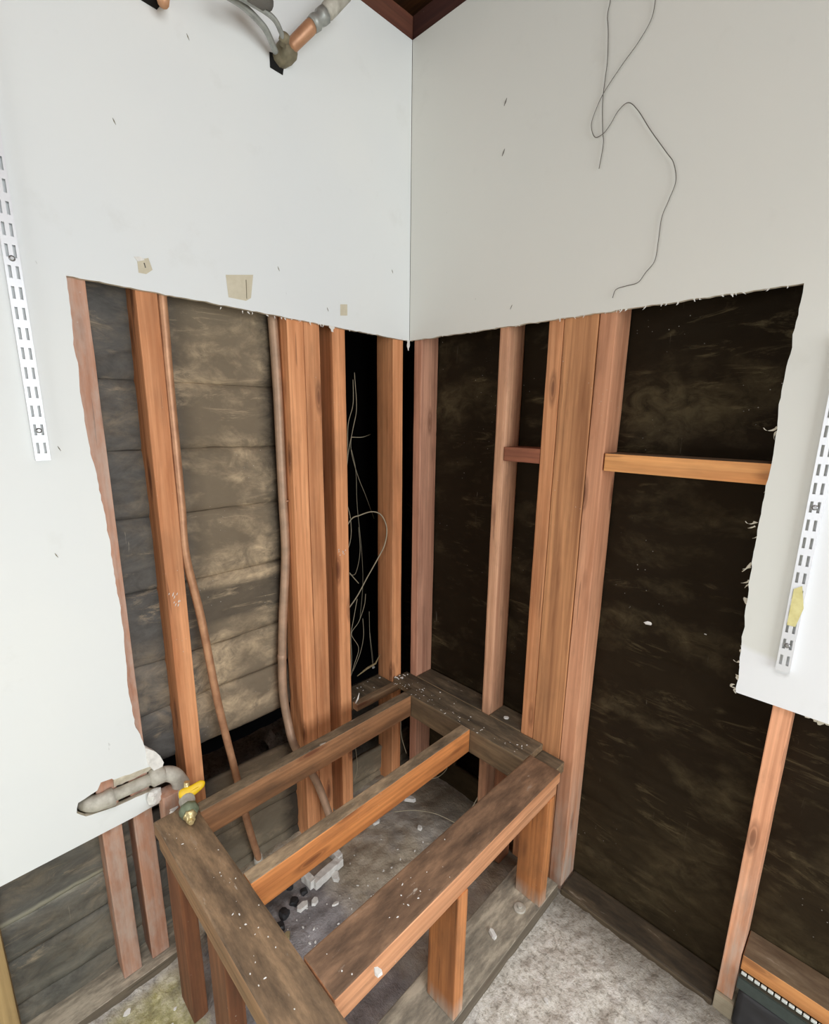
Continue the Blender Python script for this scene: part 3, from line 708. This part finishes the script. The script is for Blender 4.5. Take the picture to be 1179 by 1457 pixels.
# ------------------------------------------------------------------ slotted shelf standards
def standard(left, u0, z0, z1, label, lean=0):
    root = empty('shelf_standard', (0, -u0, z0) if left else (u0, 0, z0), label, 'shelf standard')
    bm = bmesh.new(); w = .026; d = .011
    def bx(a, b, c, e, da, db):
        if left: box(bm, da, db, -(u0+b), -(u0+a), c, e)
        else: box(bm, u0+a, u0+b, -db, -da, c, e)
    for a, b in ((0, .0045), (.0095, .0165), (.0215, .026)): bx(a, b, z0, z1, d-.0015, d)
    pitch = .038; z = z0
    edges = [z0]
    k = 0
    while z < z1:
        for a, b in ((.0045, .0095), (.0165, .0215)): bx(a, b, z, min(z1, z+.015), d-.0015, d)
        z += pitch
    bx(0, .0015, z0, z1, 0, d-.0015); bx(w-.0015, w, z0, z1, 0, d-.0015)
    link('slotted_channel', bm, M['enamel'], root)
    return root
sL = standard(True, 1.087, 1.437, 2.35, 'white slotted shelf standard on the left drywall')
sR = standard(False, 1.184, 1.000, 1.70, 'white slotted shelf standard on the right drywall, with yellow tape')
for z in (1.368, 1.062):
    bm = bmesh.new(); ribbed(bm, (1.197, -.0105, z), (1.197, -.0145, z), [(0, .0055), (.6, .0055), (1, .003)], 12); link('screw', bm, M['screw'], sR)
for z in (1.50, 1.83):
    bm = bmesh.new(); ribbed(bm, (.0105, -1.10, z), (.0145, -1.10, z), [(0, .0055), (.6, .0055), (1, .003)], 12); link('screw', bm, M['screw'], sL)
bm = bmesh.new(); pts = [(1129, 838), (1141, 834), (1143, 866), (1131, 892), (1119, 889), (1123, 868)]
a = [bm.verts.new(onR(x, y, -.0118)) for x, y in pts]; b = [bm.verts.new(onR(x, y, -.0124)) for x, y in pts]
bm.faces.new(a); bm.faces.new(b[::-1])
for i in range(6): bm.faces.new((a[i], a[(i+1) % 6], b[(i+1) % 6], b[i]))
o = link('yellow_tape', bm, M['yellow_tape']); tag(o, 'torn yellow tape stuck over the right shelf standard', 'tape')

# tape squares on the left drywall
def patch(name, pts, mat, label, cat, X=.0008):
    bm = bmesh.new(); n = len(pts); a = [bm.verts.new(onL(x, y, 0.0002)) for x, y in pts]; b = [bm.verts.new(onL(x, y, X)) for x, y in pts]
    bm.faces.new(a); bm.faces.new(b[::-1])
    for i in range(n): bm.faces.new((a[i], a[(i+1) % n], b[(i+1) % n], b[i]))
    return tag(link(name, bm, mat), label, cat)
t1 = patch('masking_tape', [(195, 370), (211, 367), (217, 384), (208, 390), (197, 388)], M['tape'], 'small curled piece of tape above the left stud, with a pencil tick', 'tape')
bm = bmesh.new(); tube(bm, [onL(205, 374, .0012), onL(207, 381, .0012)], .0012, 6); link('pencil_tick', bm, M['graphite'], t1)
patch('masking_tape', [(190, 365), (200, 365), (206, 370), (196, 372)], M['white_chip'], 'tiny white paper flap above the curled tape', 'tape', .003)
t2 = patch('masking_tape', [(321, 391), (360, 391), (357, 424), (350, 428), (325, 423)], M['tape'], 'largest beige square of tape on the left drywall above the bare sheathing', 'tape')
bm = bmesh.new(); tube(bm, [onL(350, 398, .0012), onL(351, 425, .0012)], .0009, 6); link('crease', bm, M['olive'], t2)
t3 = patch('masking_tape', [(484, 433), (494, 433), (494, 449), (484, 449)], M['tape'], 'smallest beige tape scrap, nearest the corner above the cut', 'tape')
# nicks in the drywall
for i, (px, py, s, lab) in enumerate(((719, 145, .008, 'upper small gouge in the right drywall'), (716, 217, .008, 'lower small gouge in the right drywall'), (727, 437, .006, 'faint scratch just above the cut of the right drywall'))):
    bm = bmesh.new(); c = onR(px, py, -.0006); tube(bm, [c+Vector((-s*.5, 0, -s)), c, c+Vector((s*.5, 0, s))], .0012, 6, [.0004, .0016 if i < 2 else .0007, .0004])
    o = link('nick', bm, M['graphite'], wr); o['label'] = lab
for (px, py) in ((162, 172), (80, 790), (558, 386), (84, 638), (466, 440), (267, 52), (396, 382)):
    bm = bmesh.new(); c = onL(px, py, .0006); tube(bm, [c+Vector((0, .003, -.006)), c, c+Vector((0, -.002, .005))], .0012, 6, [.0003, .0011, .0003]); link('scuff', bm, M['olive'], wl)

# ------------------------------------------------------------------ wires
def wire(name, pts, r, mat, label, cat='wire', group=None):
    bm = bmesh.new(); tube(bm, spline(pts, 8), r, 7); return tag(link(name, bm, mat, smooth=True), label, cat, group)
def R_(l, Y=-.006): return [onR(x, y, Y) for x, y in l]
wire('loose_wire', [onR(869, -30, -.01)]+R_([(868, 0), (864, 22), (865, 45), (864, 85), (861, 110), (857, 145), (857, 185), (858, 205), (852, 240)]), .0010, M['graphite'], 'short thin wire hanging straight down at the top of the right drywall')
wire('loose_wire', [onR(934, -30, -.02)]+R_([(932, 0), (926, 28), (908, 60), (885, 92), (860, 130), (848, 155), (841, 178), (846, 195), (858, 190), (868, 177), (880, 157), (894, 146), (908, 158), (925, 185), (948, 217), (958, 232), (961, 258), (951, 285), (941, 310), (936, 345), (931, 371), (918, 388), (907, 402), (890, 407), (876, 412), (871, 424)]), .0009, M['graphite'], 'long thin wire looping over the right drywall down to near the cut')
def C_(l, X): return [onL(x, y, X) for x, y in l]
cg = 'pale wires tangled in the dark corner cavity'
cab = wire('cable', [onL(x, y, X) for x, y, X in ((478, 785, -.15), (497, 742, -.13), (512, 733, -.11), (530, 728, -.085), (543, 734, -.06), (550, 752, -.045), (547, 775, -.045), (536, 797, -.06), (522, 822, -.08), (508, 848, -.09), (494, 868, -.10), (480, 886, -.12))], .0024, M['wire'], 'thick pale cable making a big loop in the dark corner cavity', 'cable')
W_ = [([(502, 540), (502, 575), (495, 605), (494, 650), (490, 700), (498, 735), (499, 765), (492, 790)], -.13, .0013),
      ([(504, 530), (507, 580), (502, 610), (496, 640), (493, 665), (489, 690)], -.12, .0012),
      ([(507, 585), (500, 620), (500, 645), (510, 680), (520, 705), (532, 738)], -.2, .0010),
      ([(500, 640), (506, 670), (508, 720), (514, 780), (516, 830), (512, 880)], -.22, .0009),
      ([(508, 852), (503, 880), (499, 905), (500, 940), (496, 985)], -.11, .0013),
      ([(520, 845), (518, 862), (510, 885), (500, 902), (510, 922), (504, 945), (498, 965)], -.13, .0012),
      ([(516, 880), (517, 905), (512, 930), (502, 955)], -.14, .0011),
      ([(525, 870), (526, 905), (529, 935), (530, 948)], -.16, .0010),
      ([(526, 900), (529, 925), (531, 945)], -.165, .0009),
      ([(500, 622), (515, 622), (527, 618)], -.2, .0016),
      ([(497, 815), (503, 822), (510, 830)], -.15, .0020),
      ([(510, 750), (512, 785), (506, 815), (497, 818)], -.17, .0010)]
for l, X, r_ in W_:
    l = [(x, y) for x, y in l]; wire('cable', C_(l, X), r_, M['wire'], 'thin pale wire in the tangle inside the dark corner cavity', 'cable', cg)
wire('cable', C_([(569, 1003), (570, 1030), (571, 1048), (578, 1072)], .0), .0016, M['wire'], 'pale cable hanging under the platform right by the corner', 'cable')
wire('cable', C_([(503, 1050), (507, 1075), (508, 1095), (503, 1112)], -.02), .0014, M['wire'], 'pale cable hanging below the back rail, left of the corner', 'cable')
wire('cable', [onZ(x, y, z) for x, y, z in ((661, 1168, .04), (672, 1148, .10), (686, 1124, .14), (703, 1104, .18))], .0018, M['wire'], 'stiff pale cable rising behind the front plank of the platform', 'cable')
wire('cable', [onZ(x, y, z) for x, y, z in ((638, 1084, .15), (634, 1096, .08), (622, 1106, .04), (607, 1109, .03))], .0016, M['wire'], 'curled pale cable under the middle rail near the ledger', 'cable')
wire('cable', [onZ(x, y, .018) for x, y in ((560, 1155), (590, 1153), (620, 1158), (650, 1172))], .0016, M['wire'], 'pale cable lying on the dirt under the platform', 'cable')

# ------------------------------------------------------------------ bottom right: membrane and metal strip
bm = bmesh.new(); N = 30
rows = []
for j in range(9):
    z = .014+.104*j/8; rows.append([bm.verts.new((1.236+i*.42/N, -.004-.01*(1-j/8)+.006*noise.noise(Vector((i*.3, j*.5, 2))), z)) for i in range(N+1)])
for j in range(8):
    for i in range(N): bm.faces.new((rows[j][i], rows[j][i+1], rows[j+1][i+1], rows[j+1][i]))
o = tag(link('black_membrane', bm, M['membrane'], smooth=True), 'black building paper hanging below the metal strip at lower right', 'membrane'); s = o.modifiers.new('t', 'SOLIDIFY'); s.thickness = .002
MS = empty('weep_screed', (1.44, .0, .13), 'green-grey metal strip with a row of bright dashes at lower right', 'metal strip')
bm = bmesh.new(); box(bm, 1.2295, 1.655, -.010, .006, .120, .157); bmesh.ops.bevel(bm, geom=bm.edges[:], offset=.002, segments=2, affect='EDGES'); link('strip', bm, M['galv_strip'], MS)
zd = .5*(onR(1058, 1385, -.013).z+onR(1140, 1443, -.013).z)
for i in range(30):
    bm = bmesh.new(); x = 1.234+i*.0138; box(bm, x, x+.0112, -.0150, -.0095, zd-.004, zd+.004); bmesh.ops.bevel(bm, geom=bm.edges[:], offset=.0012, segments=1, affect='EDGES'); link('bright_tooth', bm, M['bright_dash'], MS)

# ------------------------------------------------------------------ debris
def flat_chip(p, s, seed, mat, thick=.25, tilt=.3):
    r = random.Random(seed); bm = bmesh.new(); n = 6
    top = []; bot = []; ph = r.uniform(0, 6); el = r.uniform(1, 2.2); R = Matrix.Rotation(ph, 3, 'Z') @ Matrix.Rotation(r.uniform(-tilt, tilt), 3, 'X')
    for i in range(n):
        a = 2*math.pi*i/n+r.uniform(-.3, .3); q = Vector((math.cos(a)*s*el*r.uniform(.7, 1), math.sin(a)*s*r.uniform(.7, 1), 0))
        top.append(bm.verts.new(Vector(p)+R @ (q*.9+Vector((0, 0, s*thick*2))))); bot.append(bm.verts.new(Vector(p)+R @ q))
    bm.faces.new(top); bm.faces.new(bot[::-1])
    for i in range(n): bm.faces.new((bot[i], bot[(i+1) % n], top[(i+1) % n], top[i]))
    return bm
named = [((535, 1170), 0, .012, 'white paper curl on the dirt beside the middle rail'), ((597, 1178), 0, .012, 'white upright flake on the dirt right of the middle rail'), ((583, 1137), 0, .017, 'largest off-white shard on the dirt under the platform, nearest the corner'),
         ((430, 1290), 0, .014, 'bright white flake on the wet concrete near the broken white block'), ((447, 1283), 0, .013, 'second white flake beside the broken white block'),
         ((478, 1287), 0, .007, 'small white flake right of the broken block'), ((478, 1248), 0, .017, 'whitish lump tucked against the end of the broken white block'),
         ((538, 1385), .502, .008, 'pinkish-white chip on the outer edge of the front plank'), ((700, 1330), .036, .011, 'whitish smear-like chip on the bottom plate'), ((777, 1424), 0, .006, 'tiny white chip on the concrete floor right of the bottom plate'),
         ((406, 1332), .0, .013, 'beige pebble beside the side plank on the wet concrete'), ((720, 1022), .499, .007, 'white crumb on the ledge between the slender stud and the narrow stud'), ((531, 950), .479, .0075, 'round white crumb at the foot of the wire cavity')]
for i, (q, z, s, lab) in enumerate(named):
    c = onZ(q[0], q[1], z); zz = z if z > 0 else floor_z(c.x, c.y)+.002
    tag(link('plaster_chip', flat_chip((c.x, c.y, zz), s, i+3, None, .4), M['bark'] if 'beige' in lab else M['white_chip']), lab, 'plaster chip')
# crumbs, scattered
def crumbs(spots, grp, label):
    for i, (x, y, z, s) in enumerate(spots):
        tag(link('plaster_crumb', flat_chip((x, y, z), s, i*7+1, None, .35), M['white_chip']), label, 'crumb', grp)
r = random.Random(11)
crumbs([(r.uniform(.02, .60)**1.0, -.1+abs(r.gauss(0, .035)), .4985, r.uniform(.0008, .0022)) for _ in range(80)], 'crumbs on the ledge along the right wall', 'tiny white plaster crumb on the dusty ledge along the right wall')
sp = []
while len(sp) < 60:
    x, y = r.gauss(.22, .13), r.gauss(-.60, .2)
    if .14 < x < .6 and -.87 < y < -.13: sp.append((x, y, floor_z(x, y)+.001, r.uniform(.001, .0036)))
crumbs(sp, 'crumbs on the dirt under the platform', 'small white plaster crumb on the dirt under the platform')
crumbs([(r.uniform(.15, .73), r.uniform(-.99, -.91), .502, r.uniform(.0006, .0018)) for _ in range(26)], 'crumbs on the side plank', 'tiny pale crumb on the top of the side plank')
crumbs([(r.uniform(.64, .73), r.uniform(-.88, -.45), .5, r.uniform(.0006, .0018)) for _ in range(18)], 'crumbs on the front plank', 'tiny pale crumb on the top of the front plank')
crumbs([(r.uniform(-.09, -.02), r.uniform(-.26, -.08), .478, r.uniform(.0012, .003)) for _ in range(9)], 'crumbs at the foot of the wire cavity', 'tiny white crumb on the block at the foot of the wire cavity')
crumbs([(r.uniform(-.01, .02), r.uniform(-.06, -.0), .497, r.uniform(.002, .005)) for _ in range(10)], 'crumbs heaped in the very corner', 'white plaster crumb in the very corner at platform height')
# broken white block on the floor
WB = empty('broken_block', (.14, -.50, 0), 'broken white U-shaped block lying on the floor at the end of the thicker pipe', 'block')
b0, b1 = onZ(446, 1257, .02), onZ(485, 1222, .02)
def beam(name, a, b, w, h, mat, parent, seed):
    a, b = Vector(a), Vector(b); d = (b-a).normalized(); s = d.cross(Vector((0, 0, 1))).normalized(); bm = bmesh.new(); N = 8; prev = None
    for i in range(N+1):
        c = a.lerp(b, i/N); q = [c+s*w/2, c-s*w/2, c-s*w/2+Vector((0, 0, h)), c+s*w/2+Vector((0, 0, h))]
        q = [bm.verts.new(p+Vector([.003*noise.noise(p*55+Vector((k*9, seed, 0))) for k in range(3)])) for p in q]
        if prev:
            for k in range(4): bm.faces.new((prev[k], prev[(k+1) % 4], q[(k+1) % 4], q[k]))
        else: bm.faces.new(q)
        prev = q
    bm.faces.new(prev[::-1]); bmesh.ops.bevel(bm, geom=bm.edges[:], offset=.0015, segments=1, affect='EDGES')
    return link(name, bm, mat, parent)
beam('web', (b0.x, b0.y, .0), (b1.x, b1.y, .0), .028, .03, M['white_chip'], WB, 1)
dd = Vector((b1.x-b0.x, b1.y-b0.y, 0)).normalized(); ss = Vector((-dd.y, dd.x, 0)); 
if ss.x > 0: ss = -ss
beam('flange', (b0.x, b0.y, 0), (b0.x+ss.x*.055, b0.y+ss.y*.055, 0), .022, .032, M['white_chip'], WB, 2)
beam('flange', (b1.x, b1.y, 0), (b1.x+ss.x*.055, b1.y+ss.y*.055, 0), .022, .034, M['white_chip'], WB, 3)
# dark rubble lumps left of the block
for i, (px, py, s) in enumerate(((404, 1300, .02), (418, 1282, .017), (432, 1268, .015), (398, 1318, .018), (412, 1262, .014))):
    c = onZ(px, py, 0); tag(chunk((c.x, c.y, floor_z(c.x, c.y)-.004), s, i+40, M['membrane'], 'rubble_lump', None, (1, 1, .7)), 'black lump of rubble against the side plank, near the broken white block', 'rubble', 'black rubble lumps near the side plank')
for px, py, s_ in ((922, 887, .006), (1003, 903, .0025)):
    c = onR(px, py, .1); tag(link('plaster_chip', flat_chip((c.x, c.y, c.z), s_, px, None, .4, 1.2), M['white_chip']), 'white chip stuck to the dark right sheathing, %s of the pair' % ('larger' if s_ > .004 else 'smaller'), 'plaster chip')
studs = {o.get('label', '')[:16]: o for o in COL.objects if o.name.startswith('wall_stud')}
for key, cx_, cy_, n_, sp_ in (('orange stud with', 247, 853, 12, 9), ('orange stud stan', 486, 785, 7, 6)):
    bm = bmesh.new(); r3 = random.Random(cx_)
    for _ in range(n_):
        c = onL(cx_+r3.uniform(-sp_, sp_), cy_+r3.uniform(-sp_, sp_)*.9, XF+.0005); L_ = r3.uniform(.002, .005)
        tube(bm, [c-Vector((0, L_*.5, L_)), c, c+Vector((0, L_*.5, L_))], .001, 5, [.0004, .0013, .0004])
    link('plaster_smear', bm, M['white_chip'], studs[key])
# splinters
tag(link('wood_splinter', (lambda b: (tube(b, [onL(508, 962, -.05), onL(522, 951, -.06), onL(534, 944, -.065), onL(541, 930, -.07)], .004, 6, [.0015, .0045, .004, .0008]), b)[1])(bmesh.new()), M['bark']), 'pale wood splinter at the foot of the wire cavity', 'splinter')
tag(link('wood_splinter', (lambda b: (tube(b, [onL(505, 1002, .0), onL(509, 994, .01), onL(511, 986, .012)], .003, 6, [.003, .003, .001]), b)[1])(bmesh.new()), M['white_chip']), 'small whitish splinter on the strip behind the back rail', 'splinter')
# ragged rubble on the floor of the cavity
bm = bmesh.new(); N = 24; rr_ = []
for j in range(N+1):
    rr_.append([bm.verts.new((-.62+.52*i/N, -.36+.40*j/N, .02+.10*abs(noise.noise(Vector((i*.2, j*.2, 3))))+.03*noise.noise(Vector((i*.9, j*.9, 3))))) for i in range(N+1)])
for j in range(N):
    for i in range(N): bm.faces.new((rr_[j][i], rr_[j][i+1], rr_[j+1][i+1], rr_[j+1][i]))
tag(link('earth_heap', bm, M['concrete'], smooth=True), 'earth and rubble in the bottom of the open corner cavity', 'earth', kind='stuff')
# green-yellow litter left of the platform
for i in range(40):
    x, y = r.uniform(.05, .36), r.uniform(-1.22, -1.01)
    tag(link('litter_flake', flat_chip((x, y, floor_z(x, y)+.002), r.uniform(.004, .013), i+300, None, .25), M['white_chip' if i % 3 else 'bark']), 'pale flake among the yellow-green litter left of the platform', 'flake', 'pale flakes on the floor left of the platform')
